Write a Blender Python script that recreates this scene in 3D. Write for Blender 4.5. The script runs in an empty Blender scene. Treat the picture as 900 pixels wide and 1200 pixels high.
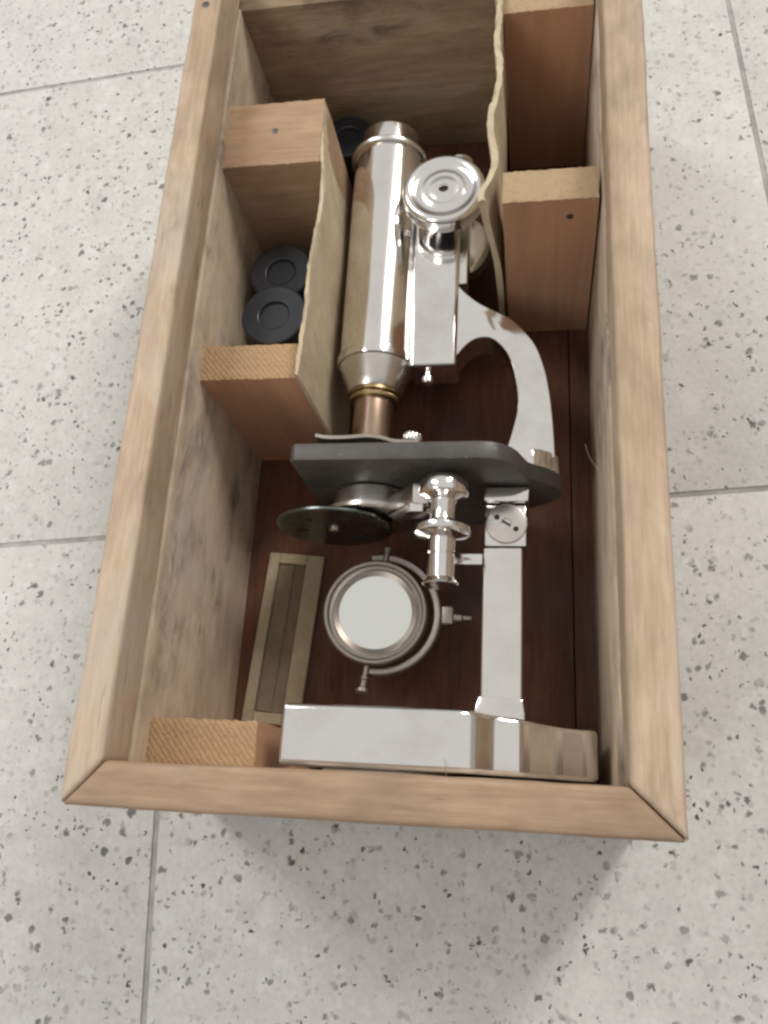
import bpy, bmesh, math, random
from mathutils import Vector, Matrix, noise
random.seed(7)
C = bpy.context.scene.collection
S = 0.001                     # every dimension below is in millimetres
R = math.radians
scene = bpy.context.scene

# ------------------------------------------------------------------ camera
cam = bpy.data.cameras.new("camera")
cam.sensor_fit = 'VERTICAL'; cam.sensor_height = 36.0; cam.sensor_width = 27.0
cam.lens = 30.0
cam.clip_start = 0.01; cam.clip_end = 50.0
co = bpy.data.objects.new("camera", cam); C.objects.link(co)
co.location = (0.1557, 0.0064, 0.4108)
co.rotation_euler = (0.3382, 0.1661, 0.0556)
scene.camera = co

# ------------------------------------------------------------------ light
w = bpy.data.worlds.new("World"); scene.world = w; w.use_nodes = True
bg = w.node_tree.nodes["Background"]
bg.inputs[0].default_value = (1.0, 0.972, 0.925, 1); bg.inputs[1].default_value = 0.36

def overhead_light(name, loc, target, sx, sy, power, col):
    l = bpy.data.lights.new(name, 'AREA'); l.shape = 'RECTANGLE'; l.size = sx; l.size_y = sy
    l.energy = power; l.color = col
    o = bpy.data.objects.new(name, l); C.objects.link(o); o.location = loc
    d = Vector(target) - Vector(loc)
    o.rotation_euler = d.to_track_quat('-Z', 'Y').to_euler()
    return o
overhead_light("overhead_light", (-1.55, 1.35, 2.35), (0.1, 0.17, 0.1), 0.7, 1.5, 30, (1.0, 0.985, 0.96))
overhead_light("overhead_light", (1.65, 2.25, 2.35), (0.1, 0.17, 0.1), 0.55, 1.2, 66, (1.0, 0.955, 0.89))
overhead_light("overhead_light", (-1.3, -1.5, 2.35), (0.1, 0.17, 0.1), 0.6, 1.2, 20, (1.0, 0.985, 0.96))  # added fill light, lifts the shadow on the near floor
overhead_light("ceiling_fill", (0.1, 1.2, 2.5), (0.1, 1.2, 0.0), 5.2, 5.0, 26, (1.0, 0.965, 0.915))  # added wide fill, stands in for a lit ceiling in the metal reflections

vs = scene.view_settings
vs.view_transform = 'Standard'; vs.look = 'None'; vs.exposure = -0.06; vs.gamma = 1.0
vs.use_curve_mapping = False
scene.cycles.filter_width = 2.7
scene.cycles.max_bounces = 8

# ------------------------------------------------------------------ material helpers
class NT:
    def __init__(s, name):
        s.m = bpy.data.materials.new(name); s.m.use_nodes = True
        s.t = s.m.node_tree; s.b = s.t.nodes["Principled BSDF"]
    def n(s, typ, **k):
        x = s.t.nodes.new(typ)
        for a, v in k.items(): setattr(x, a, v)
        return x
    def l(s, a, b): s.t.links.new(a, b)
    def coords(s, scale=(1, 1, 1), rot=(0, 0, 0), rnd=True):
        tc = s.n('ShaderNodeTexCoord'); v = tc.outputs['Object']
        if rnd:
            oi = s.n('ShaderNodeObjectInfo'); mu = s.n('ShaderNodeVectorMath', operation='SCALE')
            cx = s.n('ShaderNodeCombineXYZ')
            for i in range(3): s.l(oi.outputs['Random'], cx.inputs[i])
            s.l(cx.outputs[0], mu.inputs[0]); mu.inputs['Scale'].default_value = 7.3
            ad = s.n('ShaderNodeVectorMath', operation='ADD'); s.l(v, ad.inputs[0]); s.l(mu.outputs[0], ad.inputs[1]); v = ad.outputs[0]
        mp = s.n('ShaderNodeMapping'); s.l(v, mp.inputs['Vector'])
        mp.inputs['Scale'].default_value = scale; mp.inputs['Rotation'].default_value = rot
        return mp.outputs[0]
    def noise(s, vec, scale, detail=3, rough=.55, dist=0.0):
        x = s.n('ShaderNodeTexNoise'); s.l(vec, x.inputs['Vector'])
        x.inputs['Scale'].default_value = scale; x.inputs['Detail'].default_value = detail
        x.inputs['Roughness'].default_value = rough; x.inputs['Distortion'].default_value = dist
        return x.outputs['Fac']
    def ramp(s, fac, stops):
        r = s.n('ShaderNodeValToRGB'); s.l(fac, r.inputs[0]); e = r.color_ramp.elements
        while len(e) < len(stops): e.new(0.5)
        for el, (p, c) in zip(e, stops):
            el.position = p; el.color = (c, c, c, 1) if isinstance(c, (int, float)) else (*c, 1)
        return r.outputs[0]
    def mix(s, fac, a, b, mode='MIX'):
        x = s.n('ShaderNodeMix', data_type='RGBA', blend_type=mode)
        for i, v in ((0, fac), (6, a), (7, b)):
            if hasattr(v, 'is_output'): s.l(v, x.inputs[i])
            elif isinstance(v, (int, float)): x.inputs[i].default_value = v if i == 0 else (v, v, v, 1)
            else: x.inputs[i].default_value = (*v, 1)
        return x.outputs[2]
    def mul(s, a, k):
        x = s.n('ShaderNodeMath', operation='MULTIPLY'); s.l(a, x.inputs[0])
        if hasattr(k, 'is_output'): s.l(k, x.inputs[1])
        else: x.inputs[1].default_value = k
        return x.outputs[0]
    def add(s, a, k):
        x = s.n('ShaderNodeMath', operation='ADD'); s.l(a, x.inputs[0])
        if hasattr(k, 'is_output'): s.l(k, x.inputs[1])
        else: x.inputs[1].default_value = k
        return x.outputs[0]
    def bump(s, h, dist, strength=1.0):
        x = s.n('ShaderNodeBump'); s.l(h, x.inputs['Height']); x.inputs['Distance'].default_value = dist
        x.inputs['Strength'].default_value = strength; s.l(x.outputs[0], s.b.inputs['Normal'])
    def set(s, k, v):
        if hasattr(v, 'is_output'): s.l(v, s.b.inputs[k])
        elif isinstance(v, tuple): s.b.inputs[k].default_value = (*v, 1)
        else: s.b.inputs[k].default_value = v

def wood(name, light, dark, axis, stain=(.2, .13, .09), stain_amt=.5, rough=.6, streak=1.0, bump=.00025, stain_lo=.56, grime=.8, spec=.35):
    """planed timber, grain running along the given axis (0, 1 or 2)"""
    m = NT(name)
    sc = [1, 1, 1]; sc[axis] = .07
    v = m.coords(tuple(sc))
    fine = m.noise(v, 620 * streak, 4, .6)
    broad = m.noise(v, 90 * streak, 3, .55, .8)
    iso = m.coords((1, 1, 1) if axis == 2 else tuple(.5 if i == axis else 1 for i in range(3)))
    blot = m.noise(iso, 28, 5, .62, .4)
    smudge = m.noise(iso, 75, 4, .7, .6)
    f = m.ramp(m.add(m.mul(fine, .55), m.mul(broad, .45)), [(.38, 0), (.62, 1)])
    col = m.mix(f, dark, light)
    st = m.mul(m.ramp(blot, [(stain_lo, 0), (stain_lo + .2, 1)]), m.ramp(smudge, [(.40, .1), (.58, 1)]))
    col = m.mix(m.mul(st, stain_amt), col, stain)
    col = m.mix(m.mul(m.ramp(blot, [(.3, 1), (.55, 0)]), .25), col, tuple(min(1, c * 1.12) for c in light))
    wear = m.noise(iso, 14, 5, .68, .3)
    col = m.mix(m.mul(m.ramp(wear, [(.34, 1), (.54, 0)]), grime * .85), col, tuple(c * .55 for c in dark))
    g_ = sum(light) / 3
    col = m.mix(m.mul(m.ramp(wear, [(.52, 0), (.68, 1)]), grime * .65), col, (g_ * 1.12, g_ * 1.03, g_ * .92))
    sv = m.coords(tuple(.10 if i == axis else 1 for i in range(3)), (.05, .04, .06))
    scr = m.mul(m.ramp(m.noise(sv, 260, 2, .5, 1.2), [(.66, 0), (.72, 1)]), m.ramp(m.noise(iso, 40, 2, .5), [(.5, 0), (.62, 1)]))
    col = m.mix(m.mul(scr, grime * .8), col, tuple(c * .4 for c in dark))
    m.set('Base Color', col)
    m.set('Roughness', m.add(m.mul(fine, .2), rough - .1))
    m.set('Specular IOR Level', spec)
    m.bump(m.add(m.add(m.mul(fine, .6), m.mul(broad, .5)), m.mul(blot, 1.5)), bump, .8)
    return m.m

def sawn(name, light, dark, ang, lines=1.0):
    """sawn block: diagonal saw marks on the cut, straight grain on the sides"""
    m = NT(name)
    v = m.coords((1, 1, 1))
    wv = m.n('ShaderNodeTexWave', bands_direction='DIAGONAL'); 
    mp = m.coords((1, 1, .02), (0, 0, ang)); m.l(mp, wv.inputs['Vector'])
    wv.inputs['Scale'].default_value = 240; wv.inputs['Distortion'].default_value = 4.0
    wv.inputs['Detail'].default_value = 3; wv.inputs['Detail Scale'].default_value = 2.5
    g = m.coords((1, 1, .06)); fine = m.noise(g, 700, 4, .65); broad = m.noise(g, 120, 3, .6, .5)
    rag = m.noise(v, 420, 4, .7)
    geo = m.n('ShaderNodeNewGeometry'); sp = m.n('ShaderNodeSeparateXYZ'); m.l(geo.outputs['True Normal'], sp.inputs[0])
    up = m.ramp(sp.outputs[2], [(.35, 0), (.7, 1)])
    side = m.mix(m.ramp(broad, [(.3, 0), (.7, 1)]), dark, tuple(c * 1.25 for c in dark))
    cut = m.mix(m.add(m.mul(m.ramp(m.mul(wv.outputs['Fac'], m.add(m.noise(v, 130, 3, .6), .55)), [(.05, 0), (.5, 1)]), lines), 1 - lines), tuple(c * .66 for c in light), light)
    cut = m.mix(m.mul(m.ramp(rag, [(.5, 0), (.68, 1)]), .5), cut, tuple(c * .62 for c in light))
    col = m.mix(up, side, cut)
    m.set('Base Color', col); m.set('Roughness', .72); m.set('Specular IOR Level', .3)
    h = m.add(m.mul(m.add(m.mul(wv.outputs['Fac'], .5 * lines), m.mul(rag, .8)), up), m.mul(fine, .25))
    m.bump(h, .0007, .8)
    return m.m

def metal(name, col, rough=.12, var=.08, tarnish=None, amt=.3, bump=0.0):
    m = NT(name)
    v = m.coords((1, 1, 1)); a = m.noise(v, 42, 5, .6); b = m.noise(v, 420, 3, .6)
    m.set('Metallic', 1.0)
    if tarnish: m.set('Base Color', m.mix(m.mul(m.ramp(a, [(.45, 0), (.7, 1)]), amt), col, tarnish))
    else: m.set('Base Color', col)
    m.set('Roughness', m.add(m.mul(m.add(m.mul(a, .7), m.mul(b, .3)), var * 2), rough - var))
    if bump: m.bump(a, bump, .5)
    return m.m

def paint(name, col, rough, var=.1, spec=.5, worn=None):
    m = NT(name)
    v = m.coords(); a = m.noise(v, 90, 5, .65); b = m.noise(v, 500, 3, .6)
    c = m.mix(m.ramp(a, [(.35, 0), (.7, 1)]), tuple(x * .75 for x in col), tuple(x * 1.2 for x in col))
    if worn: c = m.mix(m.ramp(b, [(.66, 0), (.74, 1)]), c, worn)
    m.set('Base Color', c); m.set('Roughness', m.add(m.mul(a, var * 2), rough - var)); m.set('Specular IOR Level', spec)
    m.bump(b, .00006, .6)
    return m.m

def terrazzo():
    m = NT('terrazzo')
    v = m.coords((1, 1, 1))
    mott = m.noise(v, 55, 4, .6); fin = m.noise(v, 380, 4, .65)
    warp = m.n('ShaderNodeTexNoise'); m.l(v, warp.inputs['Vector']); warp.inputs['Scale'].default_value = 330; warp.inputs['Detail'].default_value = 4
    vw = m.n('ShaderNodeVectorMath', operation='SCALE'); vw.inputs['Scale'].default_value = .0055; m.l(warp.outputs['Color'], vw.inputs[0])
    va = m.n('ShaderNodeVectorMath', operation='ADD'); m.l(v, va.inputs[0]); m.l(vw.outputs[0], va.inputs[1])
    def chips(scale, thr, prob, soft=.03):
        vo = m.n('ShaderNodeTexVoronoi'); m.l(va.outputs[0], vo.inputs['Vector']); vo.inputs['Scale'].default_value = scale
        sp = m.n('ShaderNodeSeparateColor'); m.l(vo.outputs['Color'], sp.inputs[0])
        on = m.ramp(sp.outputs[0], [(prob, 0), (prob + .01, 1)])
        # chip size varies with the second random channel
        sz = m.add(m.mul(sp.outputs[1], thr), thr * .35)
        d = m.n('ShaderNodeMath', operation='SUBTRACT'); m.l(sz, d.inputs[0]); m.l(vo.outputs['Distance'], d.inputs[1])
        return m.mul(m.ramp(d.outputs[0], [(0, 0), (soft, 1)]), on), sp.outputs[2]
    base = m.mix(m.ramp(mott, [(.3, 0), (.7, 1)]), (.555, .545, .515), (.635, .625, .595))
    base = m.mix(m.mul(m.ramp(fin, [(.35, 1), (.6, 0)]), .35), base, (.41, .405, .39))
    g1, r1 = chips(120, .5, .84, .14); base = m.mix(m.mul(g1, .22), base, (.34, .34, .33))
    g3, r3 = chips(150, .5, .72, .08); base = m.mix(m.mul(g3, .5), base, (.65, .645, .63))
    g4, r4 = chips(300, .42, .72, .15); base = m.mix(m.mul(g4, .42), base, (.28, .275, .26))
    g2, r2 = chips(240, .43, .74, .16)
    clus = m.ramp(m.noise(v, 70, 3, .6), [(.42, 0), (.55, 1)])
    base = m.mix(m.mul(g2, m.add(m.mul(clus, .55), .35)), base, m.mix(r2, (.06, .06, .058), (.24, .235, .225)))
    g5, r5 = chips(420, .40, .84, .12); base = m.mix(m.mul(g5, clus), base, (.05, .05, .05))
    m.set('Base Color', base); m.set('Roughness', m.add(m.mul(mott, .2), .38)); m.set('Specular IOR Level', .4)
    m.bump(fin, .00012, .5)
    return m.m

M = {}
M['terrazzo'] = terrazzo()
M['grout'] = paint('grout', (.40, .395, .38), .9, spec=.1)
for ax, k in ((0, 'x'), (1, 'y')):
    M['rim_' + k] = wood('rim_wood_' + k, (.57, .435, .32), (.42, .30, .20), ax, (.13, .085, .055), .8, .55)
    M['rimd_' + k] = wood('rim_wood_dark_' + k, (.44, .31, .215), (.31, .20, .125), ax, (.12, .065, .04), .6, .55)  # browner copy for the near rail: its shade and dirt put into the colour
    M['inner_' + k] = wood('wall_wood_' + k, (.66, .54, .41), (.53, .41, .295), ax, (.09, .062, .045), .95, .68, stain_lo=.46)
M['far'] = wood('end_wood', (.42, .31, .20), (.28, .19, .115), 0, (.05, .03, .02), .8, .65, .8, stain_lo=.5)
M['floor_wood'] = wood('mahogany_board', (.17, .072, .045), (.10, .042, .027), 1, (.025, .012, .008), .5, .62, spec=.18)
M['block_top'] = wood('pine_block', (.50, .345, .225), (.40, .25, .15), 0, (.30, .17, .1), .3, .6, stain_lo=.65)
M['sawn_a'] = sawn('sawn_pine', (.46, .305, .17), (.46, .265, .165), 0.08, .6)
M['sawn_b'] = sawn('sawn_pine_rough', (.44, .315, .19), (.40, .225, .135), 0.15, .15)
M['nail'] = metal('nail_steel', (.16, .15, .15), .45, .1)
M['nickel'] = metal('polished_nickel', (.87, .85, .835), .12, .06, (.60, .56, .52), .28)
M['chrome'] = metal('chrome', (.88, .865, .855), .10, .05, (.60, .57, .545), .42, .0002)
M['knob'] = metal('knob_nickel', (.86, .845, .835), .15, .05, (.70, .68, .66), .25)
M['satin'] = metal('satin_nickel', (.72, .69, .655), .27, .08, (.45, .41, .37), .35)
M['steel'] = metal('dull_steel', (.29, .255, .225), .40, .09, (.22, .19, .16), .5)
M['brass'] = metal('tarnished_brass', (.40, .30, .16), .34, .08, (.22, .14, .07), .6)
M['copper'] = metal('bronze_tube', (.42, .31, .235), .34, .08, (.25, .17, .12), .6)
M['stage'] = paint('stage_enamel', (.075, .07, .065), .42, .1, .5, (.2, .19, .175))
M['disc'] = metal('blackened_disc', (.17, .195, .18), .28, .06, (.09, .10, .09), .5)
M['bakelite'] = paint('bakelite', (.014, .017, .023), .33, .1, .5, (.055, .06, .07))
M['dark'] = paint('dark_bore', (.01, .01, .01), .6)
M['mirror'] = metal('mirror_glass', (.90, .93, .90), .05, .03)
M['lens'] = paint('lens_glass', (.02, .02, .025), .08, .03, .8)
def card_mat(name, a, b):
    m = NT(name); v = m.coords((1, 1, 1)); n1 = m.noise(v, 70, 5, .6); n2 = m.noise(m.coords((1, 1, .25)), 600, 3, .6)
    c = m.mix(m.ramp(n1, [(.35, 0), (.68, 1)]), b, a); c = m.mix(m.mul(m.ramp(n2, [(.55, 0), (.75, 1)]), .4), c, tuple(x * .6 for x in b))
    m.set('Base Color', c); m.set('Roughness', .85); m.set('Specular IOR Level', .2); m.bump(m.add(n1, m.mul(n2, .4)), .0006, .7)
    return m.m
M['card'] = card_mat('grey_card', (.62, .52, .37), (.52, .425, .30))
M['tray'] = card_mat('tray_card', (.46, .39, .27), (.37, .31, .21))
M['tray_in'] = card_mat('tray_recess_card', (.25, .20, .14), (.19, .15, .10))

# ------------------------------------------------------------------ mesh helpers (millimetres, world axes)
def obj(name, bm, mat, parent=None, smooth=None, loc=None):
    """link bm (vertices in world millimetres) as one mesh object"""
    org = Vector(parent['_w']) if parent is not None and '_w' in parent else Vector((0, 0, 0))
    if loc is None:
        n = len(bm.verts); c = sum((v.co for v in bm.verts), Vector()) / n
        loc = c
    loc = Vector(loc)
    for v in bm.verts: v.co = (v.co - loc) * S
    bmesh.ops.recalc_face_normals(bm, faces=bm.faces)
    me = bpy.data.meshes.new(name); bm.to_mesh(me); bm.free()
    me.materials.append(M[mat])
    if smooth is not None:
        for p in me.polygons: p.use_smooth = True
        me.set_sharp_from_angle(angle=R(smooth))
    o = bpy.data.objects.new(name, me); C.objects.link(o)
    o['_w'] = tuple(loc)
    o.location = (loc - org) * S
    if parent is not None: o.parent = parent
    return o
def thing(name, label, cat, loc, group=None):
    o = bpy.data.objects.new(name, None); C.objects.link(o); o.empty_display_size = .02
    o.location = Vector(loc) * S; o['_w'] = tuple(loc); o['label'] = label; o['category'] = cat
    if group: o['group'] = group
    return o
def bevel(bm, w, seg=2, ang=25):
    if w <= 0: return bm
    es = [e for e in bm.edges if len(e.link_faces) == 2 and e.calc_face_angle(0) > R(ang)]
    bmesh.ops.bevel(bm, geom=es, offset=w, segments=seg, profile=.6, affect='EDGES', clamp_overlap=True)
    return bm
def box(x0, x1, y0, y1, z0, z1, bv=0.0, seg=2, bm=None):
    nb = bmesh.new()
    bmesh.ops.create_cube(nb, size=1)
    for v in nb.verts:
        v.co = Vector(((x0 + x1) / 2 + v.co.x * (x1 - x0), (y0 + y1) / 2 + v.co.y * (y1 - y0), (z0 + z1) / 2 + v.co.z * (z1 - z0)))
    bevel(nb, bv, seg)
    return merge(bm, nb)
def merge(bm, nb):
    if bm is None: return nb
    me = bpy.data.meshes.new('t'); nb.to_mesh(me); nb.free(); bm.from_mesh(me); bpy.data.meshes.remove(me)
    return bm
def prism(pts, axis, a, b, bv=0.0, seg=2, ang=25):
    """polygon pts extruded along axis from a to b; pts are the two remaining axes in x,y,z order"""
    bm = bmesh.new()
    def P(p, t):
        q = list(p); q.insert(axis, t); return q
    lo = [bm.verts.new(P(p, a)) for p in pts]; hi = [bm.verts.new(P(p, b)) for p in pts]
    n = len(pts)
    bm.faces.new(lo); bm.faces.new(hi)
    for i in range(n): bm.faces.new((lo[i], lo[(i + 1) % n], hi[(i + 1) % n], hi[i]))
    bmesh.ops.recalc_face_normals(bm, faces=bm.faces)
    if bv:
        es = [e for e in bm.edges if e.calc_face_angle(0) > R(ang)]
        bmesh.ops.bevel(bm, geom=es, offset=bv, segments=seg, profile=.6, affect='EDGES', clamp_overlap=True)
    return bm
def lathe(prof, origin, axis=(0, 0, 1), n=64, knurl=None):
    """prof: (height, radius) list turned about axis through origin; knurl: {index: depth} makes every other vertex step in"""
    bm = bmesh.new(); rings = []
    q = Vector((0, 0, 1)).rotation_difference(Vector(axis).normalized()).to_matrix()
    o = Vector(origin)
    for k, (h, r) in enumerate(prof):
        if r < 1e-6: rings.append([bm.verts.new(o + q @ Vector((0, 0, h)))]); continue
        ring = []
        for i in range(n):
            rr = r - (knurl.get(k, 0) if knurl and i % 2 else 0)
            t = 2 * math.pi * i / n
            ring.append(bm.verts.new(o + q @ Vector((rr * math.cos(t), rr * math.sin(t), h))))
        rings.append(ring)
    for a, b in zip(rings, rings[1:]):
        for i in range(n):
            j = (i + 1) % n
            vsx = [a[i % len(a)], a[j % len(a)], b[j % len(b)], b[i % len(b)]]
            u = []
            for v in vsx:
                if v not in u: u.append(v)
            if len(u) > 2: bm.faces.new(u)
    for r in (rings[0], rings[-1]):
        if len(r) > 2: bm.faces.new(r)
    bmesh.ops.recalc_face_normals(bm, faces=bm.faces)
    return bm
def ring_sweep(center, rad, sect, a0, a1, n=48, closed=False, mat=None):
    """closed 2-D section (radial, height) swept round center in the xy plane, then turned by mat"""
    bm = bmesh.new(); rows = []
    cnt = n if closed else n + 1
    for i in range(cnt):
        t = a0 + (a1 - a0) * i / n
        row = []
        for (dr, dz) in sect:
            p = Vector(((rad + dr) * math.cos(t), (rad + dr) * math.sin(t), dz))
            if mat: p = mat @ p
            row.append(bm.verts.new(Vector(center) + p))
        rows.append(row)
    k = len(sect)
    for i in range(n if closed else n):
        a = rows[i]; b = rows[(i + 1) % cnt]
        for j in range(k): bm.faces.new((a[j], a[(j + 1) % k], b[(j + 1) % k], b[j]))
    if not closed: bm.faces.new(rows[0]); bm.faces.new(rows[-1])
    return bm
def grid_box(x0, x1, y0, y1, z0, z1, nx, ny, nz):
    bm = bmesh.new(); V = {}
    def P(i, j, k):
        if (i, j, k) not in V:
            V[(i, j, k)] = bm.verts.new((x0 + (x1 - x0) * i / nx, y0 + (y1 - y0) * j / ny, z0 + (z1 - z0) * k / nz))
        return V[(i, j, k)]
    for i in range(nx):
        for j in range(ny):
            for k in (0, nz): bm.faces.new((P(i, j, k), P(i + 1, j, k), P(i + 1, j + 1, k), P(i, j + 1, k)))
    for i in range(nx):
        for k in range(nz):
            for j in (0, ny): bm.faces.new((P(i, j, k), P(i + 1, j, k), P(i + 1, j, k + 1), P(i, j, k + 1)))
    for j in range(ny):
        for k in range(nz):
            for i in (0, nx): bm.faces.new((P(i, j, k), P(i, j + 1, k), P(i, j + 1, k + 1), P(i, j, k + 1)))
    return bm, V
def rough_block(x0, x1, y0, y1, z0, z1, amp=.5, freq=.35, seed=0, tilt=0.0):
    """sawn block: torn, uneven edges round its top cut"""
    nx = max(6, int((x1 - x0) / 1.3)); ny = max(5, int((y1 - y0) / 1.5)); nz = 8
    bm, V = grid_box(x0, x1, y0, y1, z0, z1, nx, ny, nz)
    for (i, j, k), v in V.items():
        if k == 0: continue
        ex = (i in (0, nx)); ey = (j in (0, ny)); top = (k == nz)
        p = v.co * freq + Vector((seed * 13.1, seed * 7.7, 0))
        nn = noise.noise_vector(p); n2 = noise.noise_vector(p * 3.1)
        wgt = 1.0 if top else .25
        if ex: v.co.x += (nn.x * .6 + n2.x * .4) * amp * wgt * (1 if i == nx else .0) - (0.35 if i == nx and top else 0)
        if ey: v.co.y += (nn.y * .6 + n2.y * .5) * amp * wgt - (.3 if j == ny and top else 0) * amp + (.3 if j == 0 and top else 0) * amp
        if top:
            v.co.z += nn.z * amp * .25 + (n2.z * amp * .5 if (ex or ey) else 0) - (.45 * amp if (ex or ey) else 0)
            v.co.z += tilt * (j / ny - .5)
    return bm

# ------------------------------------------------------------------ the setting: terrazzo floor
Z0 = 0.0
g = bmesh.new()
for p in ((-1500, -1500, -0.7), (1500, -1500, -0.7), (1500, 1500, -0.7), (-1500, 1500, -0.7)): g.verts.new(p)
g.faces.new(g.verts)
floor = obj('floor', g, 'grout', loc=(0, 0, 0)); floor['kind'] = 'structure'
T = 330.0; GR = 2.8
ang = R(4.4)
ca, sa = math.cos(ang), math.sin(ang)
orig = Vector((-34.5, 137.5))     # a crossing of two joints, on the floor under the box
tile_me = None
for i in range(-4, 4):
    for j in range(-4, 4):
        cx = orig.x + ca * (i + .5) * T - sa * (j + .5) * T
        cy = orig.y + sa * (i + .5) * T + ca * (j + .5) * T
        if tile_me is None:
            tb = box(-T / 2 + GR / 2, T / 2 - GR / 2, -T / 2 + GR / 2, T / 2 - GR / 2, -1.0, 0.0, .35, 2)
            t = obj('tile', tb, 'terrazzo', floor, smooth=30, loc=(0, 0, 0)); tile_me = t.data
        else:
            t = bpy.data.objects.new('tile', tile_me); C.objects.link(t); t.parent = floor
        t.location = (cx * S, cy * S, random.uniform(-.15, 0) * S); t.rotation_euler = (0, 0, ang)

# ------------------------------------------------------------------ the wooden box
H = 134.0                     # rim height
XL, XR, YN, YF = 13.3, 183.8, 15.2, 371.0
W_, L_ = 200.0, 385.0
FB = 12.0                     # inside floor level
RB = H - 21.0                 # joint between rim frame and wall boards
bx_ = thing('wooden_box', 'open wooden box lying on its back on the speckled tiles, holding the microscope', 'box', (100, 180, 0))
x_seed = [0.0]
def board(name, pts, z0, z1, mat, bv=.8, seg=2):
    bm = prism(pts, 2, z0, z1, bv, seg)
    for it in range(6):
        es = [e_ for e_ in bm.edges if e_.calc_length() > 9 and abs((e_.verts[0].co - e_.verts[1].co).normalized().z) < .3]
        if not es: break
        bmesh.ops.subdivide_edges(bm, edges=es, cuts=1)
    for v in bm.verts:
        if name != 'rim_rail': continue
        a = noise.noise_vector(v.co * .025 + Vector((z0, x_seed[0], 0))); b = noise.noise_vector(v.co * .14)
        v.co += Vector((a.x * .5 + b.x * .22, a.y * .5 + b.y * .22, (a.z * .35 + b.z * .18)))
    x_seed[0] += 5.3
    return obj(name, bm, mat, bx_, smooth=40)
# rim frame, mitred corners with a hair of a gap
gp = .18
board('rim_rail', [(0, .03), (XL, YN + .03), (XL, L_), (0, L_)], RB + .15, H, 'rim_y', 2.2, 4)
board('rim_rail', [(W_, gp * 2), (XR, YN + gp * 2), (XR, L_), (W_, L_)], RB + .15, H, 'rim_y', 2.2, 4)
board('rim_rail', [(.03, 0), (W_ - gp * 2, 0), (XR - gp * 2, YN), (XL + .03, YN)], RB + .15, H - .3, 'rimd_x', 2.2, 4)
# wall boards below, inner faces a touch proud of the rim frame
e = .7
board('wall_board', [(.4, .4), (XL + e, YN), (XL + e, YF), (.4, L_ - .4)], FB, RB, 'inner_y', .5)
board('wall_board', [(W_ - .4, .4), (XR - e, YN), (XR - e, YF), (W_ - .4, L_ - .4)], FB, RB, 'inner_y', .5)
board('wall_board', [(.8, .3), (W_ - .8, .3), (XR - e, YN - .2), (XL + e, YN - .2)], FB, RB, 'inner_x', .4)
board('wall_board', [(.8, L_ - .3), (W_ - .8, L_ - .3), (XR - e, YF - .3), (XL + e, YF - .3)], FB, RB - .4, 'far', .9)
# bottom boards, a crack between them
board('bottom_board', [(.6, .6), (173.2, .6), (172.4, L_ - .6), (.6, L_ - .6)], 0.0, FB - .05, 'floor_wood', .5)
board('bottom_board', [(173.9, .6), (W_ - .6, .6), (W_ - .6, L_ - .6), (173.0, L_ - .6)], 0.0, FB - .05, 'floor_wood', .5)
def nail(x, y, z, axis=(0, 0, 1), r=2.0, par=bx_):
    return obj('nail', lathe([(-2, r * .4), (0, r * .4), (.02, r), (.35, r * .95), (.5, r * .6), (.5, 0)], (x, y, z), axis, 16), 'nail', par, smooth=40)
nail(6.2, 351, H - .3, r=2.0); nail(193, 349, H - .3, r=1.6)
# sawn partition blocks nailed inside
ix = XL + e
b1 = obj('partition_block', rough_block(ix, 60.2, 279, 315, FB, 109, .55, .4, 1), 'block_top', bx_, smooth=30)
nail(37.5, 298, 108.7, r=1.7, par=b1)
obj('partition_block', rough_block(ix, 57.3, 173.6, 190.2, FB, 101.4, .55, .5, 2), 'sawn_a', bx_, smooth=30)
obj('partition_block', rough_block(ix, 56.0, YN + .3, 32.5, FB, 103.0, .9, .5, 3), 'sawn_a', bx_, smooth=30)
b4 = obj('partition_block', rough_block(142.6, 182.2, 245, 260.8, FB, 114.5, .6, .5, 4), 'sawn_b', bx_, smooth=30)
nail(170.5, 244.95, 103.5, (0, -1, 0), 1.5, b4)
obj('partition_block', rough_block(142.2, 182.6, 350.3, 370.4, FB, 113.6, .6, .5, 5), 'sawn_b', bx_, smooth=30)

def card_sheet(name, y0, y1, z0, z1, xf, thick, ny=70, nz=14, seed=0, amp=.6):
    bm, V = grid_box(0, thick, y0, y1, z0, z1, 2, ny, nz)
    for (i, j, k), v in V.items():
        y, z = v.co.y, v.co.z
        side = v.co.x
        nn = noise.noise_vector(Vector((seed * 9.1 + i * 2.3, y * .12, z * .05)))
        n2 = noise.noise_vector(Vector((seed * 3.7 + i, y * .55, z * .2)))
        v.co.x = xf(y, z) + side + nn.x * .35 + n2.x * (.45 if k == nz else .12)
        if k == nz: v.co.z += nn.z * amp + n2.z * amp * .9 - (.4 if i != 1 else 0)
        if j in (0, ny): v.co.y += n2.y * amp * 1.2
    return obj(name, bm, 'card', bx_, smooth=50)
def bristle(pts, r=.16):
    bm = bmesh.new(); rows = []
    for i, p in enumerate(pts):
        rr = r * (1 - .5 * i / len(pts))
        rows.append([bm.verts.new(Vector(p) + Vector((rr * math.cos(a), rr * math.sin(a) * .3, rr * math.sin(a)))) for a in (0, 2.1, 4.2)])
    for a, b in zip(rows, rows[1:]):
        for k in range(3): bm.faces.new((a[k], a[(k + 1) % 3], b[(k + 1) % 3], b[k]))
    return obj('splinter', bm, 'card', bx_, smooth=60)
bristle([(183.2, 146, 60), (181, 149, 60.5), (178.5, 153, 62), (177, 157, 65)])
bristle([(126, 15.4, 112), (126.4, 17, 114), (126.2, 19.5, 116), (125.8, 21.5, 118)])
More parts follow.
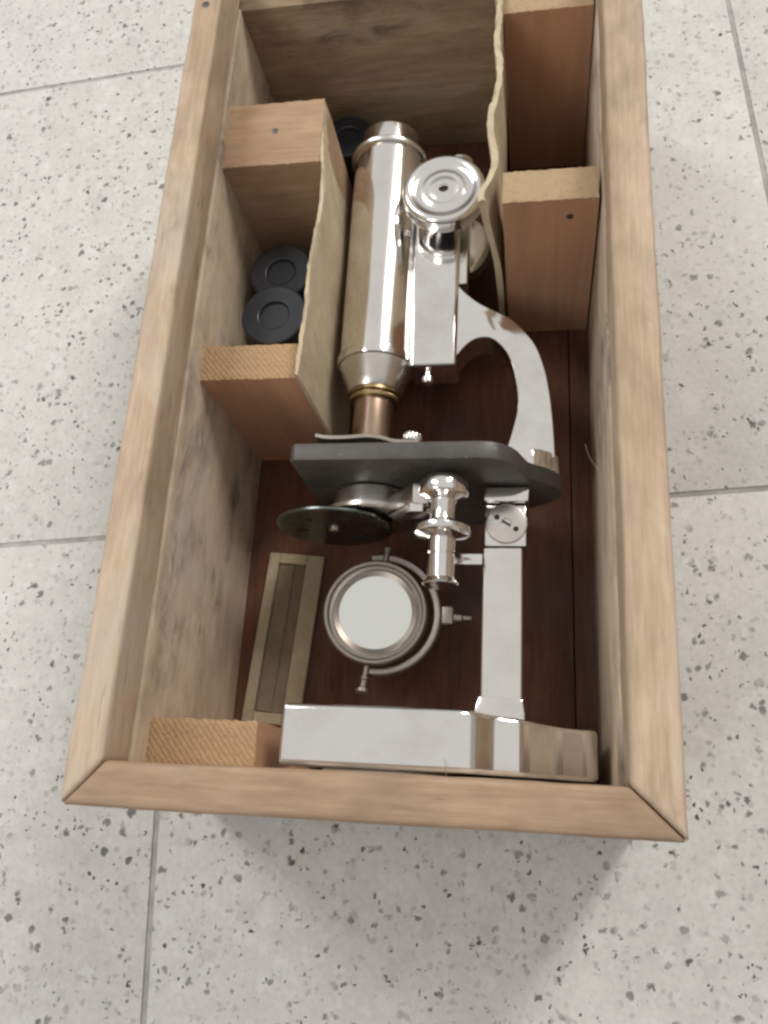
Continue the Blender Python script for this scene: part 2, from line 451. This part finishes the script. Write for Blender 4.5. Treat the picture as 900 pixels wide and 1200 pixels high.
def lx(y, z):
    t = (z - FB) / 90.0
    return 58.2 + 2.6 * math.sin((y - 195) / 120 * math.pi) * t * max(0, min(1, (y - 172) / 30)) - .8 * math.sin(y * .09) * t
def rx(y, z):
    t = (z - FB) / 105.0
    b = 5.2 * math.exp(-((y - 247) / 9.0) ** 2) + 1.2 * math.sin((y - 250) / 17.0) + 1.0 * math.sin(y / 7.3)
    return 138.6 - b * max(0, t) ** 2 - .6 * math.sin(z * .07)
card_sheet('card_divider', 171.5, 313, FB + .5, 108.5, lx, 1.7, seed=1)
card_sheet('card_divider', 244.0, 367.0, FB + .5, 118.0, rx, 2.8, seed=2, amp=.9)

# ------------------------------------------------------------------ the microscope, lying on its side
ZC = 59.0
AX = 82.3
ms = thing('microscope', 'nickel plated brass microscope with black stage lying on its side in the box', 'microscope', (110, 28, FB))
# foot
def foot_plan():
    up = [(65, 46), (128, 46), (131, 45.6), (134, 44.4), (137, 42.4), (139.5, 40), (142, 38.6), (145, 37.9), (149, 37.4),
          (152, 36), (155, 33.5), (158.5, 30), (162, 27.2), (166, 25.6), (172, 25.2), (176, 24.4), (178, 21.5)]
    dn = [(x, -w - .9) for x, w in reversed(up)]
    slot = [(65, -21), (104, -21)]
    for k in range(1, 12):
        a = -math.pi / 2 + math.pi * k / 12
        slot.append((104 + 18 * math.cos(a), 21 * math.sin(a)))
    slot += [(104, 21), (65, 21)]
    return [(x, ZC + z) for x, z in up + dn + slot]
fb = prism(foot_plan(), 1, 17.6, 39.2)
for v in fb.verts:
    if v.co.y > 30 and v.co.x > 131: v.co.y -= 3.4 * min(1, (v.co.x - 131) / 40)
bevel(fb, 2.0, 4, 40)
for v in fb.verts: v.co.z = max(v.co.z, FB + .05)
obj('foot', fb, 'chrome', ms, smooth=35)
# pillar
pil = obj('pillar', box(134.4, 150.6, 44, 109.4, ZC - 10, ZC + 10, 1.3, 3), 'nickel', ms, smooth=35)
obj('pillar_shoe', prism([(131.8, 33), (151.8, 33), (151.8, 42), (150.9, 47.5), (134.1, 48.5), (132.2, 43)], 2, ZC - 12, ZC + 11.2, 1.0, 2), 'nickel', ms, smooth=35)
jt = obj('tilt_joint', box(134.9, 152.2, 109.9, 128.0, ZC - 9.4, ZC + 9.6, .9, 2), 'nickel', ms, smooth=35)
obj('joint_cap', lathe([(0, 8.0), (.6, 8.6), (1.5, 8.7), (1.9, 8.4), (2.05, 7.9), (2.05, 2.2), (1.7, 2.0), (1.7, 0)], (144.0, 119.4, ZC + 9.6), (0, 0, 1), 48), 'satin', jt, smooth=30)
for s in (-1, 1):
    a = R(-33)
    obj('spanner_hole', lathe([(0, 1.15), (.12, 1.15), (.14, 0)], (144.0 + s * 4.7 * math.cos(a), 119.4 + s * 4.7 * math.sin(a), ZC + 11.62), (0, 0, 1), 20), 'dark', jt, smooth=30)
obj('joint_slot', box(142.0, 146.0, 119.0, 119.8, ZC + 11.2, ZC + 11.75), 'dark', jt).rotation_euler = (0, 0, R(-33))
obj('hinge_block', prism([(134.5, 128.6), (153.0, 128.6), (153.5, 134.9), (135.2, 134.9)], 2, ZC - 13, ZC + 13, .8, 2), 'nickel', ms, smooth=35)
# stage
sp = [(57.0, 40), (59.0, 42)]
sp += [(134, 42), (139, 41.2), (143, 39), (146.5, 35.5), (149, 31), (151, 25), (153, 19.5), (156, 16.5), (160, 13.5), (164, 9), (166.8, 4), (167.4, 0)]
plan = [(x, ZC + z) for x, z in sp] + [(x, ZC - z) for x, z in reversed(sp[:-1])]
obj('stage', prism(plan, 1, 136.2, 143.6, .7, 2), 'stage', ms, smooth=35)
# arm foot on the stage and the curved arm
fl = [(140, 13.0), (154, 13.6), (158.5, 12.2), (162.5, 9), (165.2, 5), (166.6, 0)]
plan = [(x, ZC + z) for x, z in fl] + [(x, ZC - z) for x, z in reversed(fl[:-1])]
obj('arm_flange', prism(plan, 1, 143.8, 152.2, .7, 2), 'chrome', ms, smooth=35)
def smooth_pts(pts, n=5):
    out = []; L = len(pts)
    for i in range(L - 1):
        p0 = Vector(pts[max(i - 1, 0)]); p1 = Vector(pts[i]); p2 = Vector(pts[i + 1]); p3 = Vector(pts[min(i + 2, L - 1)])
        for k in range(n):
            t = k / n
            out.append(tuple(.5 * ((2 * p1) + (-p0 + p2) * t + (2 * p0 - 5 * p1 + 4 * p2 - p3) * t * t + (-p0 + 3 * p1 - 3 * p2 + p3) * t ** 3)))
    out.append(tuple(pts[-1])); return out
outer = smooth_pts([(164.2, 150), (163.6, 164.5), (162.2, 180), (159.8, 193.7), (155.0, 206.8), (146.0, 218.0), (137.5, 223.6), (129.9, 228.4), (122.5, 235.5), (119, 241)])
inner = smooth_pts([(119.5, 199), (122.5, 203.2), (126.4, 207.6), (131.2, 209.9), (137.0, 208.9), (143.4, 201.5), (147.0, 190.5), (148.4, 176), (146.0, 163), (142.6, 151)])
obj('arm', prism(outer + [(112, 241), (112, 199)] + inner, 2, ZC - 7.8, ZC + 8.2, 1.2, 3, 40), 'chrome', ms, smooth=35)
# focusing body against the tube
body = obj('focus_body', box(98.6, 120.9, 195.6, 292, ZC - 10.2, ZC + 9.6, 2.6, 4), 'chrome', ms, smooth=35)
obj('rack_guide', box(120.2, 124.5, 240, 296, ZC - 9.4, ZC + 6.5, .8, 2), 'nickel', body, smooth=35)
obj('rack_bar', box(99.0, 103.0, 292.3, 309, ZC - 3, ZC + 3, .5, 2), 'steel', body, smooth=35)
obj('fine_focus_post', lathe([(0, 4.2), (22, 4.2), (22.2, 6.2), (29, 6.4), (30, 5.6), (30, 0)], (118.5, 292, ZC - 6), (0, 1, 0), 32), 'satin', body, smooth=35)
obj('stop_screw', lathe([(0, 1.6), (4.2, 1.6), (4.3, 2.9), (6.2, 3.0), (7, 2.4), (7.2, 0)], (107.5, 195.8, ZC + 4.5), (0, -1, 0), 24), 'nickel', body, smooth=35)
# pinion axle and the two coarse-focus knobs
KX, KY = 114.0, 279.5
obj('pinion_axle', lathe([(-18, 3.0), (18, 3.0)], (KX, KY, ZC), (0, 0, 1), 32), 'nickel', ms, smooth=35)
kp = [(0, 3.4), (.2, 6.5), (.9, 9.5), (1.4, 15.2), (2.0, 17.2), (2.5, 17.75), (3.0, 17.75), (7.6, 17.75), (8.1, 17.75), (8.8, 17.5), (9.5, 16.9), (9.9, 16.1), (10.0, 15.2), (9.8, 14.4),
      (9.2, 13.4), (8.7, 12.4), (8.5, 11.4), (8.6, 10.2), (8.9, 9.0), (9.2, 8.2), (9.15, 7.6), (8.95, 7.0), (9.15, 6.2), (9.5, 4.6), (9.6, 3.2), (9.5, 2.2), (9.0, 1.8), (7.5, 1.7), (7.5, 0)]
kp = [(h * 1.12, r * 1.09) for h, r in kp]
for s in (1, -1):
    kb = lathe(kp, (KX, KY, ZC + s * 15.6), (0, 0, s), 180, {6: .28, 7: .28})
    kn = obj('focus_knob', kb, 'knob', ms, smooth=40)
    obj('centre_hole', lathe([(0, 1.75), (.2, 1.75), (.2, 0)], (KX, KY, ZC + s * (15.6 + 8.7)), (0, 0, s), 24), 'dark', kn)
# body tube (axis along y)
tb = obj('body_tube', lathe([(0, 17.7), (113.4, 17.7)], (AX, 203.6, ZC), (0, 1, 0), 96), 'nickel', ms, smooth=35)
obj('tube_flange', lathe([(0, 17.4), (.4, 19.2), (1.0, 19.6), (2.6, 19.6), (3.4, 19.0), (3.8, 16), (3.8, 14.9)], (AX, 316.6, ZC), (0, 1, 0), 96), 'satin', tb, smooth=35)
ey = obj('eyepiece', lathe([(0, 15.0), (11.8, 15.0), (12.2, 15.0), (12.9, 14.6), (13.2, 13.8), (13.0, 6.4), (12.8, 6.0)], (AX, 320.2, ZC), (0, 1, 0), 64), 'nickel', ms, smooth=35)
obj('lens', lathe([(0, 6.1), (.8, 4), (1.1, 0)], (AX, 332.6, ZC), (0, 1, 0), 40), 'lens', ey, smooth=60)
obj('knurled_ring', lathe([(0, 17.4), (.3, 18.3), (.6, 18.5), (4.0, 18.5), (4.3, 18.3), (4.6, 17.3)], (AX, 199.0, ZC), (0, 1, 0), 220, {2: .35, 3: .35}), 'nickel', tb, smooth=50)
obj('nose_cone', lathe([(0, 12.2), (.8, 12.8), (4, 14.0), (8, 15.6), (11.5, 16.9), (13.0, 17.3)], (AX, 186.0, ZC), (0, 1, 0), 96), 'satin', tb, smooth=50)
ob = obj('objective', lathe([(0, 6.5), (.4, 8.0), (2.5, 9.2), (34.5, 9.3)], (AX, 147.6, ZC), (0, 1, 0), 64), 'copper', ms, smooth=35)
obj('objective_collar', lathe([(0, 9.4), (.3, 11.2), (.6, 11.5), (2.0, 11.5), (2.3, 10.9), (2.7, 10.9), (3.0, 12.4), (4.4, 12.4), (4.7, 12.0)], (AX, 181.2, ZC), (0, 1, 0), 160, {2: .3, 3: .3}), 'brass', ob, smooth=50)
# spring clip on the stage
def strip(pts, z0, z1, t):
    up = pts; dn = [(x, y - t) for x, y in reversed(pts)]
    return prism(up + dn, 2, z0, z1, .15, 1, 50)
cp = smooth_pts([(66.5, 149.0), (72, 148.0), (80, 147.9), (88, 148.4), (94, 147.6), (99, 146.0), (103, 145.6), (110, 145.5)], 4)
cl = obj('stage_clip', strip(cp, ZC + 33, ZC + 40, 1.7), 'steel', ms, smooth=40)
cl2 = obj('stage_clip', strip(cp, ZC - 40, ZC - 33, 1.7), 'steel', ms, smooth=40)
for c_, zz in ((cl, ZC + 36.5), (cl2, ZC - 36.5)):
    obj('clip_screw', lathe([(0, 2.0), (1.2, 2.0), (1.3, 3.6), (1.9, 3.9), (4.0, 3.9), (4.8, 3.2), (5, 0)], (106.5, 144.6, zz), (.06, 1, .06), 40, {3: .4, 4: .4}), 'nickel', c_, smooth=40)
# substage: screw column, bracket, condenser ring, aperture disc
CX, CZ = 119.4, ZC + 30
sc_ = obj('substage_screw', lathe([(0, 6.8), (.6, 7.2), (1.6, 6.4), (2.8, 5.3), (12, 5.3), (12.3, 4.9), (12.9, 4.9), (13.2, 5.4), (19.0, 5.4), (19.4, 6.2), (20.0, 9.6),
    (20.8, 11.0), (21.6, 11.3), (23.4, 11.0), (24.6, 9.2), (25.6, 6.6), (26.6, 5.2), (28.6, 4.9), (33.0, 4.9), (34.6, 5.6), (36.2, 8.6), (36.8, 9.8), (37.6, 10.2), (41.6, 10.0), (43.2, 9.2), (44.6, 7.4), (45.6, 4.5), (46.0, 2), (46.0, 0)],
    (CX, 87.6, CZ), (0, 1, 0), 120, {11: .25, 12: .25}), 'chrome', ms, smooth=38)
obj('screw_bracket', merge(box(117, 134.2, 102.4, 107.2, ZC + 1, ZC + 8, .6), box(116.6, 122.2, 102.6, 107.0, ZC + 1.2, CZ, .5)), 'nickel', ms, smooth=35)
obj('condenser_ring', lathe([(0, 16), (.4, 20.2), (1.2, 21), (3, 21), (3.4, 17), (11.6, 17)], (AX + 2, 123.6, ZC), (0, 1, 0), 72), 'satin', ms, smooth=35)
obj('condenser_arm', prism([(99, ZC + 4), (113.5, ZC + 18), (113.5, ZC + 30), (107, ZC + 31), (94, ZC + 14)], 1, 121.5, 130.5, 1.2, 2), 'satin', ms, smooth=35)
obj('arm_nut', lathe([(0, 5.2), (7, 5.2), (8, 4.4), (8, 0)], (108.5, 118.5, ZC + 25), (0, 1, 0), 6), 'nickel', ms, smooth=20)
ad = obj('aperture_disc', lathe([(0, 25.4), (.5, 26), (1.3, 26), (1.8, 25.4)], (68, 120.6, ZC), (0, 1, 0), 96), 'disc', ms, smooth=35)
for k, rr in enumerate((4.4, 3.4, 2.5, 1.8, 3.0)):
    a = R(-62 + k * 62)
    obj('aperture', lathe([(0, rr), (.12, rr * .96), (.12, 0)], (68 + 15.5 * math.cos(a), 120.62, ZC + 15.5 * math.sin(a)), (0, -1, 0), 28), 'dark', ad, smooth=35)
obj('disc_pivot', lathe([(-2, 2.4), (.8, 2.4), (1.4, 1.6), (1.4, 0)], (68, 120.6, ZC), (0, -1, 0), 24), 'satin', ad, smooth=35)
# mirror in its gimbal
mc = Vector((86.6, 85.4, ZC - 11))
mt = Matrix.Rotation(R(2), 3, 'X') @ Matrix.Rotation(R(2), 3, 'Y')
nrm = mt @ Vector((0, 0, 1))
mr = obj('mirror_frame', ring_sweep(mc, 20, [(-4.0, .2), (-3.8, 1.0), (-1.6, 2.0), (-.6, 1.6), (.4, 1.7), (1.2, 2.6), (2.4, 2.6), (3.2, 1.6), (3.4, -2), (2.8, -3.4), (-3.6, -3.4), (-4.0, -2)], 0, 2 * math.pi, 96, True, mt), 'steel', ms, smooth=35)
obj('mirror_glass', lathe([(-1.5, 16.6), (.2, 16.6), (.5, 16.2), (.5, 0)], mc + nrm * .3, nrm, 96), 'mirror', mr, smooth=35)
fc = mc + Vector((1.4, .2, -4.0))
fk = obj('mirror_fork', ring_sweep(fc, 25.6, [(-1.8, 1.6), (-1.2, 2.0), (1.0, 2.0), (1.8, 1.2), (1.8, -2.6), (-1.8, -2.6)], R(-101), R(101), 60, False, Matrix.Rotation(R(3), 3, 'Y')), 'steel', ms, smooth=35)
pd = Vector((.12, .99, 0)).normalized()
for s in (-1, 1):
    obj('gimbal_screw', lathe([(-5, 1.4), (3.2, 1.4), (3.5, 2.2), (4.5, 2.2), (4.8, 1.7), (8.2, 1.7), (8.5, 3.2), (9.8, 3.4), (11, 2.6), (11.2, 0)] if s < 0 else [(-5, 1.4), (3, 1.4), (3.2, 2.0), (5.6, 2.0), (6, 0)],
        mc + pd * s * 24.6 + Vector((0, 0, -2)), pd * s, 28), 'steel', fk, smooth=35)
obj('fork_lug', box(fc.x + 27, fc.x + 33, fc.y - 4.6, fc.y + 4.2, fc.z - 2.8, fc.z + 2.2, 1.8, 3), 'steel', fk, smooth=35)
obj('fork_pivot', lathe([(0, 2.4), (3.5, 2.2), (4, 1.4), (7.5, 1.3), (7.5, 0)], (fc.x + 32.8, fc.y - 1, fc.z), (1, 0, 0), 24), 'steel', fk, smooth=35)

# ------------------------------------------------------------------ black canisters in the side compartment
def canister(x, y, h, r, label, tilt=0):
    t = thing('canister', label, 'canister', (x, y, FB), 'black canisters')
    obj('can', lathe([(0, r - .8), (.8, r), (h - 13.2, r), (h - 13, r - .5)], (x, y, FB), (0, 0, 1), 64), 'bakelite', t, smooth=35)
    obj('lid', lathe([(h - 13, r - .4), (h - 12.8, r + .1), (h - .9, r + .1), (h - .3, r - .2), (h, r - .8), (h, r - 1.1), (h - .1, r * .52), (h - .1, r * .5), (h - .5, r * .46), (h - 1.6, r * .44), (h - 1.6, r * .42), (h - 1.6, 0)], (x, y, FB), (0, 0, 1), 64), 'bakelite', t, smooth=45)
    return t
canister(35.2, 246.2, 62, 15.4, 'black round canister with recessed lid against the wide pine block')
canister(38.4, 214.6, 74, 15.4, 'black round canister with recessed lid against the narrow sawn block')
canister(55.5, 349.5, 36, 13.6, 'small black canister in the far corner beside the eyepiece')

# ------------------------------------------------------------------ card slide tray on the box floor
tr = thing('slide_tray', 'flat beige card slide tray lying on the dark box floor beside the mirror', 'tray', (36, 82, FB))
def rot_all(bm, c, a):
    bmesh.ops.rotate(bm, cent=Vector(c), matrix=Matrix.Rotation(a, 3, 'Z'), verts=bm.verts); return bm
tc = (36, 82, FB); ta = R(-4.2)
obj('base_sheet', rot_all(box(22, 50, 38, 122, FB + .05, FB + .9), tc, ta), 'tray_in', tr)
obj('edge_strip', rot_all(box(22, 27.2, 38.5, 121.5, FB + .9, FB + 3, .2, 1), tc, ta), 'tray', tr)
obj('edge_strip', rot_all(box(41.5, 50, 38.5, 121.5, FB + .9, FB + 3, .2, 1), tc, ta), 'tray', tr)
obj('edge_strip', rot_all(box(27.4, 41.3, 116.5, 121.5, FB + .9, FB + 2.9, .2, 1), tc, ta), 'tray', tr)
obj('edge_strip', rot_all(box(27.4, 41.3, 38.5, 43.5, FB + .9, FB + 2.9, .2, 1), tc, ta), 'tray', tr)
obj('slide', rot_all(box(28.0, 35.4, 44, 116, FB + .92, FB + 2.0, .1, 1), tc, ta), 'tray_in', tr)

for o in bpy.data.objects:
    if '_w' in o: del o['_w']
